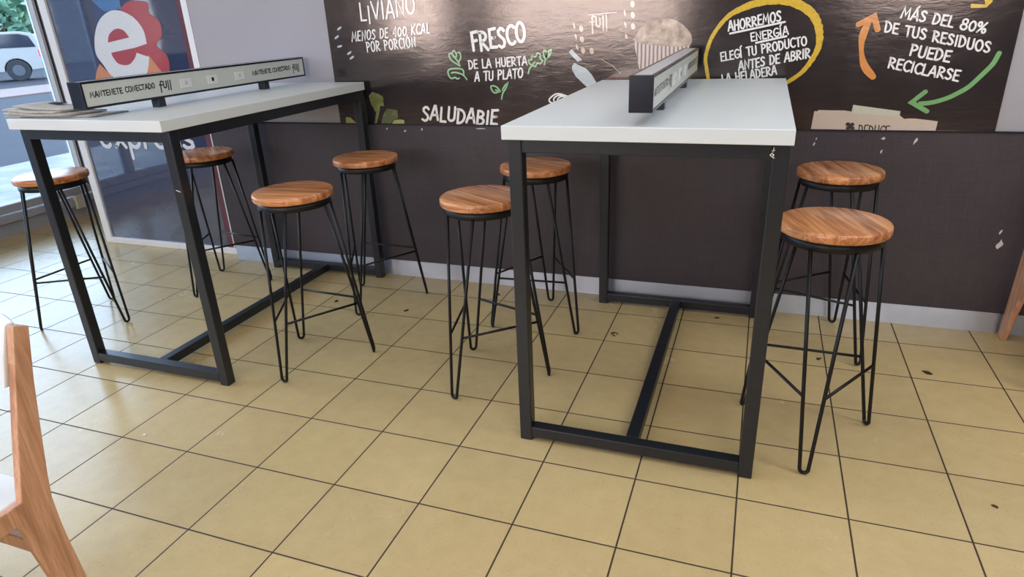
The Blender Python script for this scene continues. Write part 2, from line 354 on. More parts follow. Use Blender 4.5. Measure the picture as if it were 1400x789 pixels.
M['asphalt'] = plain('asphalt', rgb(46, 46, 52), 0.8, 0, 0.12, 1.4)
M['asphalt'].node_tree.nodes['Principled BSDF'].inputs['Specular IOR Level'].default_value = 0.1
M['kerb'] = plain('pale_concrete', rgb(98, 80, 74), 0.85, 0, 0.06, 2)
M['pavement'] = plain('pavement', rgb(98, 98, 100), 0.8, 0, 0.35, 3.5)
M['car_white'] = plain('white_car_paint', rgb(146, 142, 138), 0.25, 0, 0.01, 3)
M['car_glass'] = plain('tinted_car_glass', rgb(34, 40, 54), 0.08, 0, 0.05, 3, 0.8)
M['rubber'] = plain('tyre_rubber', rgb(30, 31, 36), 0.8)
M['tail_red'] = plain('red_lamp_plastic', rgb(206, 60, 74), 0.2)
M['hub'] = plain('wheel_metal', rgb(84, 88, 96), 0.3, 0.6)
M['leaves'] = leaf_material()
M['sky_block'] = plain('sky_block_panel', rgb(150, 132, 124), 0.8)  # for the opaque panels added to keep sky light out
M['facade'] = plain('dull_render', rgb(74, 76, 88), 0.85, 0, 0.06, 1)
M['bark'] = plain('bark', rgb(72, 60, 50), 0.9, 0, 0.2, 8)

# ------------------------------------------------------------------ mesh helpers
class MB:
    def __init__(self): self.bm = bmesh.new()
    def box(self, x0, y0, z0, x1, y1, z1):
        bm = self.bm
        vs = [bm.verts.new(v3(x, y, z)) for z in (z0, z1) for y in (y0, y1) for x in (x0, x1)]
        for f in ((0, 2, 3, 1), (4, 5, 7, 6), (0, 1, 5, 4), (2, 6, 7, 3), (0, 4, 6, 2), (1, 3, 7, 5)):
            bm.faces.new([vs[i] for i in f])
        return self
    def prism(self, poly, axis, a0, a1):
        """polygon in the two axes other than `axis`, pushed from a0 to a1"""
        bm = self.bm
        def P(u, w, a):
            return v3(*{'x': (a, u, w), 'y': (u, a, w), 'z': (u, w, a)}[axis])
        A = [bm.verts.new(P(u, w, a0)) for u, w in poly]; B = [bm.verts.new(P(u, w, a1)) for u, w in poly]
        n = len(poly)
        bm.faces.new(A); bm.faces.new(list(reversed(B)))
        for i in range(n): bm.faces.new((A[i], B[i], B[(i+1) % n], A[(i+1) % n]))
        return self
    def tube(self, pts, r, n=10, caps=True):
        bm = self.bm; P = [v3(*p) for p in pts]; rings = []; ref = None
        for i, p in enumerate(P):
            d = (P[min(i+1, len(P)-1)]-P[max(i-1, 0)]).normalized()
            if ref is None: ref = d.orthogonal().normalized()
            ref = (ref-d*ref.dot(d)).normalized(); s = d.cross(ref)
            rings.append([bm.verts.new(p+(ref*math.cos(2*math.pi*k/n)+s*math.sin(2*math.pi*k/n))*r*S) for k in range(n)])
        for a, b in zip(rings, rings[1:]):
            for k in range(n): bm.faces.new((a[k], a[(k+1) % n], b[(k+1) % n], b[k]))
        if caps: bm.faces.new(list(reversed(rings[0]))); bm.faces.new(rings[-1])
        return self
    def lathe(self, prof, n=48, c=(0, 0)):
        bm = self.bm; rings = []
        for r, z in prof:
            rings.append([bm.verts.new(v3(c[0]+r*math.cos(2*math.pi*k/n), c[1]+r*math.sin(2*math.pi*k/n), z)) for k in range(n)])
        for a, b in zip(rings, rings[1:]):
            for k in range(n): bm.faces.new((a[k], a[(k+1) % n], b[(k+1) % n], b[k]))
        bm.faces.new(list(reversed(rings[0]))); bm.faces.new(rings[-1])
        return self
    def face(self, pts):
        f = self.bm.faces.new([self.bm.verts.new(v3(*p)) for p in pts]); return f
    def build(self, name, mat, parent=None, bevel=0.0, smooth=False, seg=2):
        bm = self.bm; bmesh.ops.recalc_face_normals(bm, faces=bm.faces)
        me = bpy.data.meshes.new(name); bm.to_mesh(me); bm.free(); me.materials.append(M[mat])
        if smooth: me.polygons.foreach_set('use_smooth', [True]*len(me.polygons))
        o = bpy.data.objects.new(name, me); COL.objects.link(o)
        if parent: o.parent = parent
        if bevel:
            bv = o.modifiers.new('bevel', 'BEVEL'); bv.width = bevel*S; bv.segments = seg; bv.limit_method = 'ANGLE'; bv.angle_limit = math.radians(50)
        return o

def thing(name, loc, label, cat, group=None, rz=0.0):
    o = bpy.data.objects.new(name, None); COL.objects.link(o); o.empty_display_size = 0.1
    o.location = v3(*loc); o.rotation_euler = (0, 0, rz)
    return tag(o, label, cat, group)
def tag(o, label, cat, group=None):
    o['label'] = label; o['category'] = cat
    if group: o['group'] = group
    return o
def struct(o): o['kind'] = 'structure'; return o
def children(o): return [c for c in COL.objects if c.parent == o]
def copy_tree(o, parent=None):
    c = o.copy(); COL.objects.link(c); c.parent = parent
    for ch in children(o): copy_tree(ch, c)
    return c

# ---- flat print on a wall: strokes and filled shapes in an upright plane
class Print:
    """plane: function (u, w, lift) -> point in tiles; lift is how far the ink stands proud"""
    def __init__(self, plane): self.mb = MB(); self.plane = plane; self.k = 0
    def fill(self, poly, lift=0.0):
        bm = self.mb.bm
        bm.faces.new([bm.verts.new(v3(*self.plane(u, w, lift))) for u, w in poly]); return self
    def disc(self, u, w, ru, rw, rot=0.0, n=14, lift=0.0):
        c, s = math.cos(rot), math.sin(rot)
        pts = []
        for k in range(n):
            a = 2*math.pi*k/n; x, y = ru*math.cos(a), rw*math.sin(a)
            pts.append((u+x*c-y*s, w+x*s+y*c))
        self.k += 1; lift += 0.0005*(self.k % 9)
        bm = self.mb.bm; bm.faces.new([bm.verts.new(v3(*self.plane(a, b, lift))) for a, b in pts]); return self
    def stroke(self, pts, width, lift=0.0, caps=True):
        """one joined ribbon with mitred corners and round ends"""
        ws = width if isinstance(width, (list, tuple)) else [width]*len(pts)
        self.k += 1; lift += 0.0005*(self.k % 9)
        P = [Vector((a, b)) for a, b in pts]
        closed = (P[0]-P[-1]).length < 1e-6
        bm = self.mb.bm; L, R = [], []
        n = len(P)
        for i in range(n):
            if closed: d0 = (P[i]-P[i-1 if i else n-2]); d1 = (P[(i+1) if i < n-1 else 1]-P[i])
            else: d0 = P[i]-P[max(i-1, 0)]; d1 = P[min(i+1, n-1)]-P[i]
            if d0.length < 1e-9: d0 = d1
            if d1.length < 1e-9: d1 = d0
            d0 = d0.normalized(); d1 = d1.normalized()
            t = d0+d1
            t = d0 if t.length < 1e-3 else t.normalized()
            nrm = Vector((-t.y, t.x)); k = 1.0/max(0.55, nrm.dot(Vector((-d0.y, d0.x))))
            h = ws[i]/2*k
            L.append(P[i]+nrm*h); R.append(P[i]-nrm*h)
        lv = [bm.verts.new(v3(*self.plane(p.x, p.y, lift))) for p in L]; rv = [bm.verts.new(v3(*self.plane(p.x, p.y, lift))) for p in R]
        for i in range(n-1): bm.faces.new((lv[i], rv[i], rv[i+1], lv[i+1]))
        if caps and not closed:
            for i in ((0, n-1) if caps is True else (0,)): self.disc(P[i].x, P[i].y, ws[i]/2, ws[i]/2, lift=lift)
        return self
    def build(self, name, mat, parent): return self.mb.build(name, mat, parent)

def smooth_path(pts, sub=6):
    out = []; n = len(pts)
    for i in range(n-1):
        p0, p1, p2, p3 = pts[max(i-1, 0)], pts[i], pts[i+1], pts[min(i+2, n-1)]
        for k in range(sub):
            t = k/sub
            out.append(tuple(0.5*((2*p1[j])+(-p0[j]+p2[j])*t+(2*p0[j]-5*p1[j]+4*p2[j]-p3[j])*t*t+(-p0[j]+3*p1[j]-3*p2[j]+p3[j])*t**3) for j in (0, 1)))
    out.append(tuple(pts[-1])); return out

def arc(cx, cy, rx, ry, a0, a1, n=10):
    return [(cx+rx*math.cos(math.radians(a0+(a1-a0)*k/n)), cy+ry*math.sin(math.radians(a0+(a1-a0)*k/n))) for k in range(n+1)]
# hand-lettered capitals: advance width, strokes (x right, y up, cap height 1)
G = {
 'A': (0.58, [[(0, 0), (0.27, 1), (0.34, 1), (0.56, 0)], [(0.08, 0.32), (0.5, 0.36)]]),
 'B': (0.52, [[(0.06, 0), (0.06, 1)], [(0.06, 1)]+arc(0.12, 0.77, 0.32, 0.23, 90, -90)+[(0.06, 0.54)], [(0.06, 0.54)]+arc(0.14, 0.27, 0.36, 0.27, 90, -90)+[(0.06, 0)]]),
 'C': (0.50, [arc(0.34, 0.5, 0.31, 0.5, 50, 310, 16)]),
 'D': (0.56, [[(0.06, 0), (0.06, 1)], [(0.0, 1)]+arc(0.12, 0.5, 0.40, 0.5, 90, -90, 14)+[(0.06, 0)]]),
 'E': (0.46, [[(0.44, 1), (0.06, 0.97), (0.06, 0.02), (0.46, 0.0)], [(0.06, 0.5), (0.38, 0.53)]]),
 'F': (0.44, [[(0.44, 1), (0.06, 0.97), (0.08, 0)], [(0.06, 0.5), (0.36, 0.53)]]),
 'G': (0.54, [arc(0.34, 0.5, 0.31, 0.5, 50, 330, 16)+[(0.56, 0.42), (0.32, 0.42)]]),
 'H': (0.56, [[(0.06, 0), (0.06, 1)], [(0.5, 0), (0.5, 1)], [(0.06, 0.48), (0.5, 0.52)]]),
 'I': (0.20, [[(0.1, 0), (0.1, 1)]]),
 'l': (0.20, [[(0.1, -0.04), (0.1, 0.98)]]),
 'K': (0.52, [[(0.06, 0), (0.06, 1)], [(0.46, 1), (0.08, 0.46), (0.5, 0)]]),
 'L': (0.42, [[(0.06, 1), (0.06, 0.02), (0.42, 0.0)]]),
 'M': (0.70, [[(0.02, 0), (0.12, 1), (0.34, 0.3), (0.58, 1), (0.66, 0)]]),
 'N': (0.58, [[(0.06, 0), (0.06, 1), (0.5, 0.02), (0.52, 1)]]),
 'O': (0.60, [arc(0.3, 0.5, 0.27, 0.5, 90, 450, 22)]),
 'P': (0.50, [[(0.06, 0), (0.06, 1)], [(0.0, 1)]+arc(0.12, 0.74, 0.34, 0.26, 90, -90)+[(0.06, 0.47)]]),
 'R': (0.54, [[(0.06, 0), (0.06, 1)], [(0.0, 1)]+arc(0.12, 0.75, 0.33, 0.25, 90, -90)+[(0.1, 0.49), (0.52, 0)]]),
 'S': (0.48, [[(0.44, 0.86), (0.34, 0.98), (0.2, 1.0), (0.07, 0.88), (0.08, 0.7), (0.22, 0.56), (0.38, 0.42), (0.44, 0.24), (0.36, 0.06), (0.2, 0.0), (0.03, 0.1)]]),
 'T': (0.50, [[(0, 0.98), (0.52, 1.0)], [(0.26, 1), (0.27, 0)]]),
 'U': (0.56, [[(0.06, 1), (0.06, 0.3)]+arc(0.28, 0.26, 0.22, 0.26, 180, 360, 10)+[(0.5, 1)]]),
 'V': (0.54, [[(0, 1), (0.26, 0), (0.30, 0), (0.54, 1)]]),
 '0': (0.54, [arc(0.27, 0.45, 0.23, 0.45, 90, 450, 20)]),
 '4': (0.54, [[(0.4, 0), (0.4, 1), (0.02, 0.36), (0.54, 0.38)]]),
 '8': (0.52, [arc(0.27, 0.76, 0.19, 0.24, 90, 450, 18), arc(0.26, 0.26, 0.24, 0.26, 90, 450, 18)]),
 '%': (0.72, [[(0.62, 1), (0.08, 0)], arc(0.15, 0.78, 0.13, 0.2, 90, 450, 14), arc(0.56, 0.22, 0.13, 0.2, 90, 450, 14)]),
 ' ': (0.34, []),
}
G['Í'] = (G['I'][0]+0.02, G['I'][1]+[[(0.08, 1.16), (0.22, 1.36)]])
G['Á'] = (G['A'][0], G['A'][1]+[[(0.28, 1.16), (0.42, 1.36)]])
G['Ó'] = (G['O'][0], G['O'][1]+[[(0.28, 1.16), (0.42, 1.36)]])
# rounded lower case (x-height 0.62)
LC = {
 'e': (0.66, [[(0.08, 0.33), (0.54, 0.33)]+arc(0.31, 0.31, 0.25, 0.29, 4, 318, 18)]),
 'x': (0.56, [[(0.04, 0.60), (0.50, 0.02)], [(0.50, 0.60), (0.04, 0.02)]]),
 'p': (0.66, [[(0.08, 0.60), (0.08, -0.40)], arc(0.33, 0.31, 0.25, 0.29, 90, 450, 18)]),
 'r': (0.44, [[(0.08, 0.60), (0.08, 0.02)], [(0.08, 0.32)]+arc(0.32, 0.34, 0.23, 0.26, 175, 70, 8)]),
 's': (0.52, [[(0.45, 0.52), (0.34, 0.60), (0.18, 0.60), (0.07, 0.50), (0.1, 0.38), (0.26, 0.31), (0.42, 0.23), (0.44, 0.1), (0.32, 0.02), (0.16, 0.02), (0.04, 0.1)]]),
 'f': (0.50, [[(0.50, 0.96), (0.34, 1.0), (0.22, 0.88), (0.22, -0.15)], [(0.02, 0.62), (0.46, 0.62)]]),
 'u': (0.62, [[(0.08, 0.95), (0.08, 0.5)]+arc(0.30, 0.48, 0.22, 0.22, 180, 360, 10)+[(0.52, 0.95)]]),
 'L': (0.26, [[(0.13, 0.98), (0.13, 0.0)]]),
}
def lettering(plane, text, B0, B1, T0, weight=0.15, glyphs=G, jitter=0.0, gap=0.13, lifts=None, pr=None, lift=0.0):
    """text between baseline points B0 and B1 with its cap height at T0"""
    tot = sum(glyphs[c][0] for c in text)+gap*(len(text)-1)
    B0, B1, T0 = Vector(B0), Vector(B1), Vector(T0)
    ux = (B1-B0)/tot; uy = T0-B0
    pr = pr or Print(plane); x = 0.0; h = uy.length
    for i, ch in enumerate(text):
        adv, st = glyphs[ch]
        dy = (lifts[i] if lifts else 0)+rng.uniform(-jitter, jitter); k = 1+rng.uniform(-jitter, jitter)*0.8
        for s in st:
            pts = [B0+ux*(x+a)+uy*(b*k+dy) for a, b in s]
            pr.stroke([(p.x, p.y) for p in pts], weight*h, lift=lift)
        x += adv+gap
    return pr

# ------------------------------------------------------------------ the room
WY = 5.72                                      # back wall
def slab(name, b, mat, bevel=0, parent=None):
    o = MB().box(*b).build(name, mat, parent, bevel); return struct(o) if parent is None else o
slab('floor', (-12.5, -12.3, -0.3, 18, 8.7, 0), 'floor')
slab('ceiling', (-12.5, -12.3, 9.3, 18, 8.7, 9.6), 'ceiling')
wall = slab('wall_back', (-5.14, WY, 0, 18, WY+0.4, 9.3), 'grey_wall')
slab('wainscot', (-5.18, WY-0.03, 0.30, 18, WY, 2.83), 'wainscot', 0, wall)
slab('wainscot_edge', (-5.18, WY-0.045, 2.825, 18, WY, 2.845), 'sign_black', 0, wall)
for i, (x, z) in enumerate([(8.09, 1.502), (8.111, 1.314), (5.622, 2.636), (5.642, 2.708), (6.484, 2.734), (6.485, 2.554), (6.874, 2.711), (-1.265, 2.755), (-0.908, 2.723), (-0.578, 2.752), (0.526, 2.78)]):
    h = (0.04, 0.085, 0.03, 0.02, 0.022, 0.035, 0.065, 0.026, 0.02, 0.022, 0.012)[i]; w = (0.02, 0.035, 0.012, 0.01, 0.03, 0.012, 0.03, 0.015, 0.025, 0.02, 0.09)[i]
    poly = [(x+w*(0.4+0.8*rng.random())*math.cos(a)+0.25*h*math.sin(a), z+h*(0.45+0.7*rng.random())*math.sin(a)) for a in [k*math.pi/5 for k in range(10)]]
    MB().prism(poly, 'y', WY-0.034, WY-0.03).build('paint_chip', 'chip', wall)
bb = slab('baseboard_back', (-5.18, WY-0.045, 0, 8.33, WY-0.03, 0.305), 'steel')
slab('skirting_piece', (8.37, WY-0.045, 0, 18, WY-0.03, 0.305), 'steel', 0, bb)
slab('wall_far', (-12.5, 8.35, 0, -4.9, 8.7, 9.3), 'room_wall')
slab('wall_return', (-5.14, WY+0.4, 0, -4.9, 8.35, 9.3), 'room_wall')
slab('wall_right', (17.7, -12.3, 0, 18, WY, 9.3), 'room_wall')
# shop front behind the photographer: low wall, piers between the windows, lintel
front = MB()
front.box(-12.5, -12.3, 0, 18, -12.0, 3.4); front.box(-12.5, -12.3, 7.9, 18, -12.0, 9.3); front.box(7.6, -12.3, 3.4, 11.2, -12.0, 4.7)
for a, b in ((-12.5, -11.0), (-8.4, -5.9), (1.5, 7.6), (11.2, 18)): front.box(a, -12.3, 3.4, b, -12.0, 7.9)
struct(front.build('wall_front', 'room_wall'))

for n_, (a, b, z0) in enumerate(((-11.0, -8.4, 3.4), (-5.9, 1.5, 3.4), (7.6, 11.2, 4.7))):
    w_ = struct(MB().box(a, -12.15, z0, b, -12.1, 7.9).build('window_%d' % (n_+2), 'sky_block'))  # opaque panel added behind each window light to shut out the sky
    fr_ = MB().box(a, -12.1, z0, a+0.12, -12.0, 7.9).box(b-0.12, -12.1, z0, b, -12.0, 7.9).box(a+0.12, -12.1, z0, b-0.12, -12.0, z0+0.12).box(a+0.12, -12.1, 7.78, b-0.12, -12.0, 7.9)
    fr_.build('frame', 'alu_grey', w_)

# glazed left side
wl = MB()
wl.box(-12.5, -12.0, 0, -12.2, 8.35, 0.33); wl.box(-12.5, -12.0, 8.6, -12.2, 8.35, 9.3)
left = struct(wl.build('wall_left', 'alu_grey'))
sill = MB().box(-12.5, -12.0, 0.33, -12.1, 8.35, 0.50).box(-12.45, -12.0, 0.54, -12.16, 8.35, 0.74).build('sill', 'alu_grey', left, 0.01)
w1 = MB()
for y in (-11.9, -7.2, -2.4, 2.4): w1.box(-12.42, y-0.12, 0.74, -12.2, y+0.12, 8.6)
w1.box(-12.42, 8.06, 0.74, -12.16, 8.35, 8.6)
w1.box(-12.42, -12.0, 8.4, -12.2, 8.35, 8.6)
win = struct(w1.build('window_1', 'alu_grey', None, 0.015))
MB().box(-12.40, 7.99, 0.74, -12.17, 8.06, 8.4).build('bead', 'alu_white', win)
MB().box(-12.30, 8.06, 0.74, -12.155, 8.085, 8.4).build('gasket', 'sign_black', win)
MB().box(-12.34, -12.0, 0.74, -12.32, 7.99, 8.5).build('glass', 'glass', win)
cb = thing('junction_box', (-12.05, 7.62, 0), 'small cream plastic box on the grey window sill behind the leftmost stool', 'box')
MB().box(-0.06, -0.13, 0.20, 0.05, 0.16, 0.56).build('housing', 'cream', cb, 0.02)
MB().box(-0.05, -0.30, 0.26, 0.0, -0.13, 0.44).build('conduit', 'alu_grey', cb, 0.02)

# ------------------------------------------------------------------ outside, beyond the left glass
struct(MB().box(-260, -60, -0.9, -12.5, 220, -0.42).build('street', 'asphalt'))
struct(MB().box(-24, -60, -0.42, -12.5, 60, -0.34).build('pavement', 'pavement'))
struct(MB().box(-68, -60, -0.42, -58, 120, -0.30).build('kerb_strip', 'kerb'))

fac = MB().box(-70, -75, -0.42, -58, -16, 15).build('reflected_facade', 'facade')  # unseen building front added to give the glazed panel a dark reflection
fac['kind'] = 'structure'
for _y in (-66, -56, -46, -36, -26): MB().box(-58.05, _y, 2.0, -57.9, _y+5.5, 8.5).build('shop_window', 'car_glass', fac)
MB().box(-58.6, -75, 9.2, -56.5, -16, 10.2).build('canopy', 'kerb', fac)
def car():
    h = Vector((-0.60, -0.80)); c = thing('car', (-82.5, 56.0, -0.42), 'white car parked across the street, seen through the left window', 'car', None, math.atan2(h.y, h.x))
    k = 1/S
    def sc(p): return [(a*k, b*k) for a, b in p]
    body = sc([(-1.02, 0.42), (-1.05, 0.98), (-1.0, 1.10), (-0.75, 1.58), (-0.35, 1.68), (1.4, 1.68), (2.2, 1.14), (3.5, 1.02), (3.75, 0.8), (3.75, 0.36), (3.32, 0.34)]
        + [(2.9+0.42*math.cos(math.radians(a)), 0.36+0.42*math.sin(math.radians(a))) for a in range(0, 181, 20)] + [(0.42, 0.34)]
        + [(0.0+0.42*math.cos(math.radians(a)), 0.36+0.42*math.sin(math.radians(a))) for a in range(0, 181, 20)])
    MB().prism(body, 'y', -0.9*k, 0.9*k).build('body', 'car_white', c, 0.06*k)
    win_ = sc([(-0.72, 1.14), (-0.58, 1.52), (-0.3, 1.6), (0.55, 1.6), (0.55, 1.14)])
    MB().prism(win_, 'y', 0.9*k, 0.908*k).build('side_window', 'car_glass', c)
    win_ = sc([(0.65, 1.14), (0.65, 1.6), (1.35, 1.6), (1.95, 1.16)])
    MB().prism(win_, 'y', 0.9*k, 0.908*k).build('side_window', 'car_glass', c)
    MB().box(-1.0*k, 0.3*k, 1.05*k, -0.88*k, 0.62*k, 1.1*k).build('number_plate_lamp', 'rubber', c)
    MB().box(-1.09*k, 0.60*k, 0.78*k, -0.74*k, 0.915*k, 1.06*k).build('tail_lamp', 'tail_red', c, 0.1)
    MB().box(-1.2*k, -0.86*k, 0.40*k, -0.78*k, 0.93*k, 0.66*k).build('bumper', 'rubber', c, 0.1)
    MB().box(-1.22*k, -0.5*k, 0.56*k, -0.9*k, 0.95*k, 0.70*k).build('bumper_trim', 'car_white', c, 0.1)
    for x in (0.0, 2.9):
        for y in (-0.9, 0.68):
            w = MB(); pts = [(0.37*k*math.cos(a), 0.37*k*math.sin(a)) for a in [2*math.pi*i/28 for i in range(28)]]
            w.prism([(x*k+p, 0.37*k+q) for p, q in pts], 'y', y*k, (y+0.22)*k); wh = w.build('wheel', 'rubber', c, 0.1)
            pts = [(0.19*k*math.cos(a), 0.19*k*math.sin(a)) for a in [2*math.pi*i/20 for i in range(20)]]
            MB().prism([(x*k+p, 0.37*k+q) for p, q in pts], 'y', (y-0.01)*k, (y+0.23)*k).build('hub', 'hub', wh)
car()

def tree(x, y, h, r, label):
    t = thing('street_tree', (x, y, -0.42), label, 'tree', 'trees across the street')
    MB().tube([(0, 0, 0), (0.3, 0.2, h*0.3), (0.1, 0, h*0.62)], 0.8, 10).build('trunk', 'bark', t, 0, True)
    f = MB()
    for _ in range(1500):
        a, b = rng.uniform(0, 2*math.pi), math.acos(rng.uniform(-1, 1)); q = rng.uniform(0.45, 1)**0.5
        q *= 1+0.18*math.sin(3*a+x)*math.sin(4*b)
        c = Vector((math.cos(a)*math.sin(b)*r*q, math.sin(a)*math.sin(b)*r*q, h*0.52+math.cos(b)*h*0.5*q))
        s = rng.uniform(0.7, 1.6); u = Vector((rng.uniform(-1, 1), rng.uniform(-1, 1), rng.uniform(-1, 1))).normalized(); w = u.orthogonal().normalized()
        f.face([c-u*s, c+w*s*0.5, c+u*s, c-w*s*0.5])
    f.build('crown', 'leaves', t)
tree(-122, 66, 15, 8.5, 'green leafy tree seen beyond the white car at the left window edge')
tree(-128, 86, 13, 8.5, 'green leafy tree behind the tail of the white car, next to the window post')
tree(-146, 76, 18, 10, 'taller green tree filling the top left corner of the window')

# ------------------------------------------------------------------ dark glazed panel with its lettering
PY = 5.95
pan = thing('glazed_panel', (0, PY, 0), 'dark glossy panel in white frame with a big white letter e on red', 'panel')
MB().box(-9.02, 0.02, 0.14, -5.55, 0.2, 9.2).build('pane', 'panel_dark', pan)
MB().box(-9.22, -0.03, 0, -9.02, 0.25, 9.2).build('frame_side', 'alu_white', pan, 0.012)
MB().box(-5.50, -0.03, 2.9, -5.36, 0.2, 9.2).build('frame_side', 'alu_white', pan)
MB().box(-9.02, -0.04, 0.0, -5.2, 0.25, 0.14).build('frame_rail', 'alu_white', pan, 0.012)
MB().box(-5.64, 0.0, 0.14, -5.47, 0.2, 9.2).build('maroon_border', 'maroon', pan)['label'] = 'narrow maroon border strip'
MB().box(-5.475, -0.02, 0.14, -5.455, 0.0, 2.9).build('edge_strip', 'alu_white', pan)
MB().box(-5.455, 0.0, 0.14, -5.14, 0.2, 2.9).build('side_infill', 'wainscot', pan); MB().box(-5.36, 0.0, 2.9, -5.14, 0.2, 9.2).build('side_infill', 'grey_wall', pan)
def pl(l0): return lambda u, w, l: (u, 0.018-l0-l, w)
def shape(name, mat, keys, l0):
    q = Print(pl(l0))
    for k_ in keys: q.fill(LOGO[k_])
    return q.build(name, mat, pan)
_e = LOGO['e_outer']; LOGO['e_outer'] = smooth_path(_e[:14], 6)+_e[14:]
_c = LOGO['c1']; LOGO['c1'] = smooth_path(_c, 6)
_c = LOGO['c2']; LOGO['c2'] = smooth_path(_c[2:]+_c[:1], 6)+_c[1:2]
LOGO['red'] = smooth_path(LOGO['red']+LOGO['red'][:1], 5)[:-1]
LOGO['orange2'] = smooth_path(LOGO['orange2'][:3], 5)+LOGO['orange2'][3:]
shape('blue_patch', 'panel_blue', ['blue'], 0.002)  # flat blue patch above the letter
shape('emblem_red', 'panel_red', ['red'], 0.004)
shape('emblem_orange', 'panel_orange', ['orange1'], 0.006); shape('emblem_orange', 'panel_orange', ['orange2'], 0.006)
shape('emblem_letter', 'panel_white', ['e_outer'], 0.008)
shape('emblem_counter', 'panel_red', ['c1'], 0.010); shape('emblem_counter', 'panel_red', ['c2'], 0.010)
B0, B1, T0 = LINES['express']
lettering(pl(0.004), 'express', B0, B1, (B0[0], B0[1]+0.56), 0.15, LC, 0, 0.07).build('lettering', 'panel_white', pan)

# ------------------------------------------------------------------ wall mural
mur = thing('wall_mural', (0, 5.70, 0), 'long glossy black food mural with white hand lettering above the brown panelling', 'mural')
MB().box(-2.21, 0, 2.845, 7.76, 0.018, 6.6).build('vinyl_sheet', 'mural', mur)
def mp(l0): return lambda u, w, l: (u, -l0-l, w)
INK = 0.004
def line(key, weight=0.17, jitter=0.03, lifts=None, text=None, gap=0.13):
    B0, B1, T0 = LINES[key]
    o = lettering(mp(INK), text or key, B0, B1, T0, weight, G, jitter, gap, lifts).build('lettering', 'white_ink', mur)
    return o
line('LIVIANO', 0.11, 0.03, [0.06, -0.14, 0.05, 0, -0.05, 0.04, 0.1])
line('MENOS DE 400 KCAL', 0.14, 0.02, None, None, 0.18); line('POR PORCIÓN', 0.14, 0.02, None, None, 0.18)
line('FRESCO', 0.17, 0.02, [0, -0.06, 0.04, 0, 0.1, 0.16]); line('DE LA HUERTA', 0.18); line('A TU PLATO', 0.18)
line('SALUDABlE', 0.18, 0.02, [0, 0.1, -0.02, 0.08, -0.06, 0.02, -0.08, -0.1, 0.0])
for key in ('AHORREMOS', 'ENERGÍA', 'ELEGÍ TU PRODUCTO', 'ANTES DE ABRIR', 'LA HELADERA'): line(key, 0.18)
for key in ('MÁS DEL 80%', 'DE TUS RESIDUOS', 'PUEDE', 'RECICLARSE'): line(key, 0.19)
B0, B1, T0 = LINES['REDUCE']
lettering(mp(0.005), 'REDUCE', B0, B1, T0, 0.09, G, 0.03).build('lettering', 'dark_ink', mur)['label'] = 'dark handwritten word on the torn paper'
B0, B1, T0 = LINES['full mural']
q = lettering(mp(INK), 'fuLL', B0, B1, T0, 0.12, LC, 0, 0.1)
q.build('lettering', 'oat_ink', mur)
q = Print(mp(INK)); q.stroke(ART['fullbar'], 0.012); q.build('bar_mark', 'oat_ink', mur)
q = Print(mp(INK)); q.stroke(ART['underline1'], 0.026); q.build('underline', 'white_ink', mur)
q = Print(mp(INK)); q.stroke(ART['underline2'], 0.026); q.build('underline', 'white_ink', mur)
# brushed yellow ring
path = smooth_path(ART['ring'], 7); q = Print(mp(INK)); n_ = len(path); wd = []
for i in range(n_):
    t_ = i/(n_-1); base_ = 0.05+0.055*math.exp(-((t_-0.5)/0.17)**2)+0.02*math.exp(-((t_-0.36)/0.1)**2)
    wd.append(base_*(1+0.10*math.sin(i*1.7)*math.sin(i*0.63)))
wd[-1] = wd[0]
q.stroke(path, wd)
for i in range(int(n_*0.32), int(n_*0.72), 3):     # dry-brush nicks along the ring
    d_ = Vector(path[i+1])-Vector(path[i]); nn_ = Vector((-d_.y, d_.x)).normalized(); p_ = Vector(path[i])+nn_*wd[i]*0.48
    q.disc(p_.x, p_.y, 0.022, 0.007, math.atan2(d_.y, d_.x))
q.build('ring', 'yellow_ink', mur)['label'] = 'brushed yellow oval'
q = Print(mp(INK)); sp_ = smooth_path(ART['orange_shaft'], 6)
q.stroke(sp_, [0.075+0.02*math.sin(i*0.35) for i in range(len(sp_))], caps='start'); q.stroke(ART['orange_head'], 0.07); q.build('arrow', 'orange_ink', mur)['label'] = 'orange upward arrow'
q = Print(mp(INK)); q.stroke(smooth_path(ART['green_shaft'], 6), 0.058, caps='start'); q.stroke(ART['green_head'], 0.058); q.build('arrow', 'green_ink', mur)['label'] = 'green curved arrow'
q = Print(mp(INK)); q.fill(ART['paper']); q.build('paper_picture', 'paper_ink', mur)
q = Print(mp(INK+0.002)); q.fill(ART['paper_tab']); q.build('paper_tab', 'mint_ink', mur)
q = Print(mp(INK+0.004))
for u, w in ART['emblem']: q.disc(u, w, 0.028, 0.026)
q.build('clover_mark', 'dark_ink', mur)
q = Print(mp(INK)); q.fill(ART['yellow']); q.build('yellow_mark', 'yellow_ink', mur)
q = Print(mp(INK))
for keys in (('leafA', 'leafA2', 'leafA3'), ('leafB', 'leafB2'), ('leafC', 'leafC2'), ('leafD', 'leafD2'), ('leafE', 'leafE2')):
    q = Print(mp(INK))
    for key in keys: q.stroke(smooth_path(ART[key], 5), 0.024)
    q.build('leaf_drawing', 'pale_green_ink', mur)
q = Print(mp(INK))
for key in ('whisk', 'whisk2', 'whisk3'): q.stroke(smooth_path(ART[key], 5), 0.022)
q.build('whisk_drawing', 'white_ink', mur)
q = Print(mp(INK)); q.fill(ART['board']); q.build('board_picture', 'brown_ink', mur)
q = Print(mp(INK)); q.fill(ART['pouch']); q.build('wrapper_picture', 'pouch_ink', mur)
q = Print(mp(INK)); q.fill(ART['tube']); q.build('spout_picture', 'pouch_ink', mur)
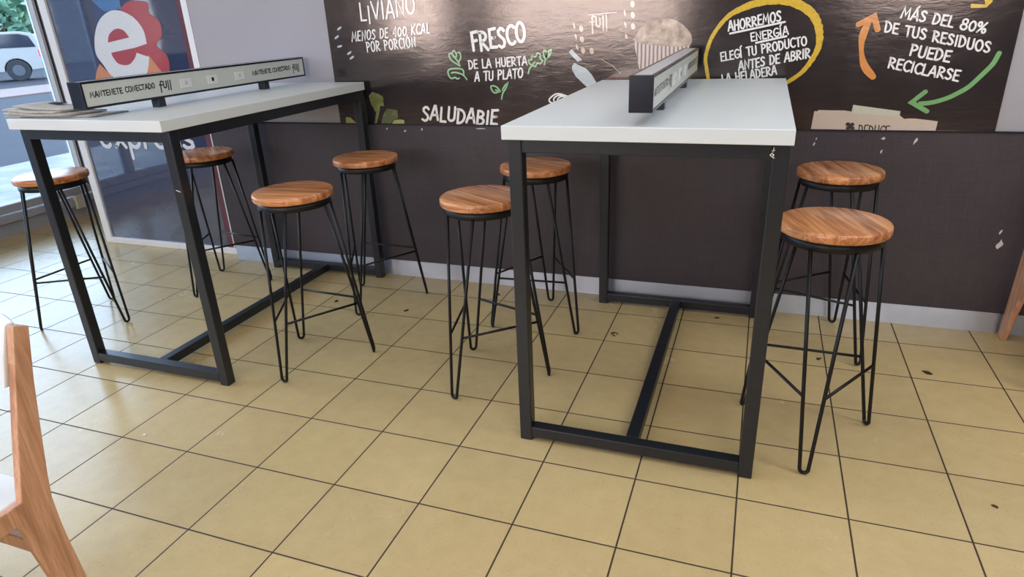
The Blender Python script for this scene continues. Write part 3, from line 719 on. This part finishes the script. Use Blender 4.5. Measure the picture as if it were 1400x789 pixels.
for i, (u, w) in enumerate(ART['ovals']):
    q = Print(mp(INK)); q.disc(u, w, 0.032 if i in (0, 1, 2, 6, 7, 8, 12) else 0.015, 0.046, 0.25); q.build('oat_picture', 'oat_ink', mur)
q = Print(mp(INK)); q.stroke(ART['knifeline'], 0.008); q.build('thin_line', 'oat_ink', mur)
q = Print(mp(INK)); q.fill(ART['muffin_cup']); q.build('muffin_cup', 'cup_ink', mur)
q = Print(mp(INK+0.002)); q.fill(smooth_path(ART['muffin_top']+[ART['muffin_top'][0]], 4)[:-1]); q.build('muffin_top', 'muffin_ink', mur)
q = Print(mp(INK)); q.fill(ART['veg1']); q.build('salad_picture', 'leaf_ink', mur)
q = Print(mp(INK+0.001)); q.fill(ART['veg2']); q.build('vegetable_picture', 'crate_ink', mur)
q = Print(mp(INK+0.002)); q.fill(ART['veg3']); q.build('vegetable_picture', 'lime_ink', mur)
q = Print(mp(INK+0.002)); q.fill(ART['veg4']); q.build('vegetable_picture', 'lime_ink', mur)
for i, (u, w) in enumerate(ART['bits']):
    q = Print(mp(INK)); q.disc(u, w, 0.055, 0.018, 0.5 if i != 1 else 0.2, 8); q.build('crumb_picture', 'pouch_ink', mur)
s_ = ART['seams']
for a in (0, 2, 4):
    q = Print(mp(INK-0.003)); q.stroke([(s_[a][0], 6.6), s_[a], s_[a+1], (s_[a+1][0], 2.85)], 0.007, caps=False); q.build('seam', 'dark_ink', mur)

# ------------------------------------------------------------------ high tables with their charging bars
def high_table(x0, x1, y0, y1, label):
    cx = (x0+x1)/2; t = thing('high_table', (cx, y0, 0), label, 'table', 'white topped high tables')
    w = (x1-x0)/2; d = y1-y0; lw = 0.14; in_ = 0.02; f0 = 0.11
    MB().box(-w, 0, 3.425, w, d, 3.555).build('tabletop', 'white_top', t, 0.006)
    yb = d-0.02
    for sx in (-1, 1):
        xa, xb = (-w+in_, -w+in_+lw) if sx < 0 else (w-in_-lw, w-in_)
        for ya in (f0, yb-lw):
            MB().box(xa, ya, 0, xb, ya+lw, 3.425).build('leg', 'frame_metal', t, 0.012)
        MB().box(xa, f0+lw, 3.285, xb, yb-lw, 3.425).build('side_rail', 'frame_metal', t, 0.01)
    for ya in (f0, yb-lw):
        MB().box(-w+in_+lw, ya, 3.285, w-in_-lw, ya+lw, 3.424).build('top_rail', 'frame_metal', t, 0.01)
        MB().box(-w+in_+lw, ya, 0.05, w-in_-lw, ya+lw, 0.18).build('foot_rail', 'frame_metal', t, 0.01)
    MB().box(-0.07, f0+lw, 0.05, 0.07, yb-lw, 0.18).build('centre_beam', 'frame_metal', t, 0.01)
    return t
TR = high_table(2.60, 5.15, 1.225, 5.49, 'right hand high white-topped table with black steel frame, no newspaper on it')
TL = high_table(-4.10, -1.56, 1.225, 5.60, 'left hand high white-topped table with black steel frame, newspaper on its corner')
q = Print(lambda u, w, l: (u, 0.108, w))
q.stroke([(1.115, 3.31), (1.10, 3.325), (1.115, 3.34), (1.13, 3.325), (1.115, 3.31), (1.135, 3.30)], 0.007); q.stroke([(1.12, 3.35), (1.125, 3.385)], 0.006); q.stroke([(1.11, 3.36), (1.135, 3.365)], 0.005)
q.build('scuff_mark', 'white_ink', TR)
q = Print(lambda u, w, l: (u, 0.108, w)); q.stroke([(1.155, 2.72), (1.215, 2.70)], 0.01); q.build('scuff_mark', 'white_ink', TL)

def charging_bar(cx, y0, y1, label):
    t = thing('charging_bar', (cx, y0, 3.555), label, 'sign', 'charging bars on the high tables')
    L = y1-y0; a = 0.105; z0, z1 = 0.115, 0.43; e = 0.028
    f = MB()
    f.box(-a, 0, z0, a, 0.03, z1); f.box(-a, L-0.03, z0, a, L, z1)
    for sx in (-1, 1):
        xa, xb = (-a, -a+e) if sx < 0 else (a-e, a)
        f.box(xa, 0.03, z0, xb, L-0.03, z0+e); f.box(xa, 0.03, z1-e, xb, L-0.03, z1)
    f.box(-a+e, 0.03, z0, a-e, L-0.03, z0+0.01)
    f.build('housing', 'sign_black', t, 0.006)
    MB().box(-a+e, 0.03, z1-0.012, a-e, L-0.03, z1-0.004).build('top_panel', 'sign_top', t)
    for sx in (-1, 1):
        xf = a-0.006
        face = MB().box(min(sx*xf, sx*(xf-0.012)), 0.03, z0+e, max(sx*xf, sx*(xf-0.012)), L-0.03, z1-e).build('face_panel', 'sign_face', t)
        P_ = (lambda u, w, l, sx=sx: (sx*(xf+0.001+l), u if sx > 0 else L-u, w))
        zm = z0+0.128
        k = L/4.25
        lettering(P_, 'MANTENETE CONECTADO', (0.10*k, zm), (1.05*k, zm+0.012), (0.10*k, zm+0.062), 0.2, G, 0.03, 0.14).build('lettering', 'dark_ink', face)
        lettering(P_, 'fuLL', (1.12*k, zm-0.035), (1.32*k, zm-0.035), (1.13*k, zm+0.085), 0.15, LC, 0, 0.08).build('lettering', 'dark_ink', face)
        lettering(P_, 'MANTENETE CONECTADO', (2.93*k, zm), (3.86*k, zm+0.012), (2.93*k, zm+0.062), 0.2, G, 0.03, 0.14).build('lettering', 'dark_ink', face)
        lettering(P_, 'fuLL', (3.92*k, zm-0.035), (4.10*k, zm-0.035), (3.93*k, zm+0.085), 0.15, LC, 0, 0.08).build('lettering', 'dark_ink', face)
        for u in (1.58, 2.08, 2.64):
            def bx(u0, w0, u1, w1, l0, l1):
                p, r_ = P_(u0*k, w0, l0), P_(u1*k, w1, l1)
                return [min(p[i], r_[i]) for i in range(3)]+[max(p[i], r_[i]) for i in range(3)]
            s = MB().box(*bx(u-0.10, zm-0.04, u+0.10, zm+0.085, -0.002, 0.008)).build('socket_plate', 'white_shell', face, 0.004)
            MB().box(*bx(u-0.02, zm+0.0, u+0.025, zm+0.05, 0.008, 0.011)).build('socket', 'dark_ink' if u == 2.08 else 'sign_top', s)
    for y in (0.27*L, 0.78*L-0.05):
        MB().box(-0.065, y-0.06, 0, 0.065, y+0.06, z0).build('foot', 'sign_black', t, 0.008)
    return t
charging_bar(3.885, 1.28, 5.32, 'black framed charging bar seen nearly end-on, standing on the right high table')
charging_bar(-2.80, 1.26, 5.56, 'long charging bar with lettered pale face, standing on the left high table')

# ------------------------------------------------------------------ stools
def make_stool():
    t = thing('bar_stool', (0, 0, 0), '', 'stool', 'round wooden bar stools with hairpin legs')
    R = 0.52
    MB().lathe([(R-0.03, 2.398), (R-0.008, 2.405), (R, 2.42), (R, 2.478), (R-0.010, 2.494), (R-0.035, 2.501)], 64).build('seat', 'seat_wood', t, 0, True)
    MB().lathe([(R-0.06, 2.305), (R-0.055, 2.30), (R-0.05, 2.305), (R-0.05, 2.397), (R-0.06, 2.398)], 48).build('seat_ring', 'black_metal', t, 0, True)
    rt, rb, ht, hb = 0.425, 0.77, 0.20, 0.042
    rods = {}
    for k in range(3):
        a = 2*math.pi*k/3; d = Vector((math.cos(a), math.sin(a), 0)); s = Vector((-d.y, d.x, 0))
        top = [d*rt+s*sg*ht+Vector((0, 0, 2.31)) for sg in (-1, 1)]; bot = [d*rb+s*sg*hb+Vector((0, 0, 0.065)) for sg in (-1, 1)]
        rods[k] = (top, bot)
        path = [top[0], top[0].lerp(bot[0], 0.5), bot[0]]
        for j in range(1, 8):
            th = math.pi*j/8; path.append(d*rb-s*hb*math.cos(th)+Vector((0, 0, 0.065-0.045*math.sin(th))))
        path += [bot[1], bot[1].lerp(top[1], 0.5), top[1]]
        MB().tube([tuple(p) for p in path], 0.0195, 10).build('leg', 'black_metal', t, 0, True)
    for k in range(3):
        f = (0.84-0.065)/(2.30-0.065)
        p = rods[k][1][1].lerp(rods[k][0][1], f); q_ = rods[(k+1) % 3][1][0].lerp(rods[(k+1) % 3][0][0], f)
        MB().tube([tuple(p), tuple((p+q_)/2), tuple(q_)], 0.0165, 8).build('footrest', 'black_metal', t, 0, True)
    return t
proto = make_stool()
GRAIN = (-72, -76, -30, -24, 8, 4, -40, 12)       # which way each seat's planks run
STOOLS = [
 (5.652, 2.346, -91.8, 'nearer of the two round wooden stools at the right of the right table'),
 (5.902, 4.750, -50.4, 'farther of the two round wooden stools at the right of the right table'),
 (1.768, 2.633, -107.6, 'round wooden stool whose seat is half hidden by the right table front left leg'),
 (1.873, 4.430, -26.4, 'round wooden stool near the wall, seen through the frame of the right table'),
 (-0.846, 2.412, -93.2, 'nearer of the two round wooden stools at the right of the left table'),
 (-1.077, 4.600, -91.0, 'farther of the two round wooden stools at the right of the left table'),
 (-4.364, 4.522, -97.4, 'round wooden stool before the dark glossy panel, behind the left table front leg'),
 (-5.579, 2.592, -0.9, 'leftmost round wooden stool, standing before the street window'),
]
for i, (x, y, a, lab) in enumerate(STOOLS):
    o = proto if i == 0 else copy_tree(proto)
    o.location = v3(x, y, 0); o.rotation_euler = (0, 0, math.radians(a)); o['label'] = lab
    children(o)[0].rotation_euler = (0, 0, math.radians(GRAIN[i]-a))

# ------------------------------------------------------------------ wooden chairs at the picture's edges
def chair_near():
    ox, oy = -0.55, -2.9
    t = thing('wooden_chair', (ox, oy, 0), 'wooden chair with white seat in the near left corner, closest to the camera', 'chair')
    side = [(-1.905, 2.66), (-1.993, 2.275), (-2.064, 1.894), (-2.125, 1.556), (-2.150, 1.377), (-2.152, 1.14), (-2.144, 0.943), (-2.119, 0.574), (-2.06, 0.0),
            (-2.20, 0.0), (-2.31, 0.50), (-2.345, 0.793), (-2.380, 1.055), (-2.394, 1.25), (-2.43, 1.336), (-3.45, 1.30), (-3.62, 1.05), (-3.72, 0.0), (-3.86, 0.0), (-3.80, 0.9), (-3.74, 1.46),
            (-2.345, 1.483), (-2.306, 1.63), (-2.214, 1.97), (-2.135, 2.239), (-2.005, 2.70)]
    for x in (0.18, -1.35):
        MB().prism([(a-oy, b) for a, b in side], 'x', x-ox, x+0.07-ox).build('side_frame', 'chair_wood', t, 0.008)
    MB().box(-1.28-ox, -3.70-oy, 1.40, 0.18-ox, -2.13-oy, 1.475).build('seat', 'white_shell', t, 0.02)
    MB().box(-1.28-ox, -2.37-oy, 1.03, 0.18-ox, -2.27-oy, 1.15).build('stretcher', 'chair_wood', t, 0.01)
    b = MB(); n = 14; outer, inner = [], []
    for i in range(n+1):
        u = -1.28+1.46*i/n; s_ = 0.16*(1-((u+0.55)/0.73)**2)
        outer.append((u-ox, s_)); inner.append((u-ox, s_-0.07))
    bm = b.bm; rows = []
    for z, yb in ((2.28, -2.085), (2.50, -2.02), (2.70, -1.945)):
        rows.append([bm.verts.new(v3(u, yb+s_-oy, z)) for u, s_ in outer]+[bm.verts.new(v3(u, yb+s_-oy, z)) for u, s_ in reversed(inner)])
    m_ = len(rows[0])
    for ra, rb_ in zip(rows, rows[1:]):
        for i in range(m_): bm.faces.new((ra[i], ra[(i+1) % m_], rb_[(i+1) % m_], rb_[i]))
    for i in range(n):
        for r_ in (rows[0], rows[-1]): bm.faces.new((r_[i], r_[i+1], r_[m_-2-i], r_[m_-1-i]))
    b.build('backrest', 'white_shell', t, 0.015)
chair_near()
def chair_wall():
    ox, oy = 9.1, 4.8
    t = thing('wooden_chair', (ox, oy, 0), 'wooden chair cut off by the right picture edge, leg against the metal skirting', 'chair')
    side = [(5.60, 0.0), (5.49, 1.29), (5.40, 2.6), (5.28, 2.6), (5.18, 1.5), (4.0, 1.48), (3.95, 0.0), (4.08, 0.0), (4.16, 0.74), (4.95, 0.74), (5.21, 0.73), (5.45, 0.0)]
    for x in (8.33, 9.80):
        MB().prism([(a-oy, b) for a, b in side], 'x', x-ox, x+0.075-ox).build('side_frame', 'chair_wood', t, 0.01)
    MB().box(8.40-ox, 4.02-oy, 1.42, 9.81-ox, 5.2-oy, 1.50).build('seat', 'white_shell', t, 0.02)
    MB().box(8.40-ox, 5.30-oy, 2.1, 9.81-ox, 5.37-oy, 2.6).build('backrest', 'white_shell', t, 0.02)
chair_wall()

# ------------------------------------------------------------------ newspaper
def newspaper():
    ox, oy = -3.6, 1.6
    t = thing('newspaper', (ox, oy, 3.555), 'folded grey newspaper lying on the front left corner of the left high table', 'newspaper')
    def sheet(z, x0, x1, y0, y1, lift, th, mat, name, rot=0.0):
        b = MB(); bm = b.bm; n = 12; top, bot = [], []
        for i in range(n+1):
            u = i/n; x = x0+(x1-x0)*u
            hh = z+lift*math.exp(-((u)/0.35)**2)+0.004*math.sin(u*7+z*40)
            for lst, dz in ((top, th), (bot, 0)):
                lst.append([bm.verts.new(v3(x-ox+0.04*v, (y0+(y1-y0)*v-oy)+rot*(x-x0), max(0.002, hh+dz+0.006*math.sin(v*3+u*2)))) for v in (0, 0.33, 0.66, 1)])
        for L_ in (top, bot):
            for i in range(n):
                for j in range(3): bm.faces.new((L_[i][j], L_[i+1][j], L_[i+1][j+1], L_[i][j+1]))
        for i in range(n):
            for j in (0, 3): bm.faces.new((top[i][j], top[i+1][j], bot[i+1][j], bot[i][j]))
        for j in range(3):
            for i in (0, n): bm.faces.new((top[i][j], top[i][j+1], bot[i][j+1], bot[i][j]))
        return b.build(name, mat, t, 0, True)
    sheet(0.0, -4.22, -2.86, 1.30, 1.80, 0.01, 0.02, 'newsprint', 'page', 0.10)
    sheet(0.025, -4.20, -3.12, 1.28, 1.82, 0.015, 0.025, 'newsprint', 'page', 0.02)
    sheet(0.055, -4.23, -3.30, 1.30, 1.84, 0.03, 0.02, 'newsprint', 'page', -0.02)
    sheet(0.08, -4.10, -3.25, 1.36, 1.86, 0.05, 0.015, 'newsprint', 'page', 0.03)
    MB().box(-4.04-ox, 1.70-oy, 0.128, -3.72-ox, 1.82-oy, 0.136).build('printed_picture', 'dark_paper', t)
newspaper()

# ------------------------------------------------------------------ scraps on the floor
SCR = [(7.213, 4.184, 0.07, 'dry dark leaf scrap on the floor between the right stools and wooden chair', 'leaf'),
       (5.923, 4.214, 0.05, 'small dark scrap on the floor between the two stools at far right', 'scrap'),
       (7.306, 1.578, 0.035, 'dark chip in the middle of a tile in the lower right corner', 'scrap'),
       (-0.41, 4.205, 0.05, 'small scrap on the floor between the two tables, middle of the aisle', 'scrap'),
       (-1.81, 4.256, 0.05, 'small reddish scrap on the floor beside the left table beam', 'scrap'),
       (3.104, 4.216, 0.07, 'dark twisted thread on the tile under the right high table', 'thread'),
       (4.525, 5.204, 0.045, 'dark scrap by the back foot rail under the right high table', 'scrap'),
       (0.865, 5.237, 0.04, 'dark scrap near the skirting between the two tables', 'scrap'),
       (-1.764, 0.112, 0.03, 'tiny white crumb on the tile in front of the left high table', 'crumb')]
for i, (x, y, r, lab, kind) in enumerate(SCR):
    if kind == 'thread':
        o = MB().tube([(r*math.cos(a*1.3)*(0.5+a/8), r*0.7*math.sin(a*1.9), 0.012+0.006*math.sin(a)) for a in [k*0.45 for k in range(14)]], 0.006, 6).build('thread', 'debris', None, 0, True)
    else:
        b = MB(); poly = [(r*(0.6+0.6*rng.random())*math.cos(a), r*0.55*(0.6+0.6*rng.random())*math.sin(a)) for a in [k*math.pi/5 for k in range(10)]]
        b.prism(poly, 'z', 0.001, 0.012)
        o = b.build('crumb' if kind == 'crumb' else ('dry_leaf' if kind == 'leaf' else 'floor_scrap'), 'white_paper' if kind == 'crumb' else 'debris', None, 0.003)
    o.location = v3(x, y, 0.0); o.rotation_euler = (0, 0, rng.uniform(0, 3)); tag(o, lab, 'debris')
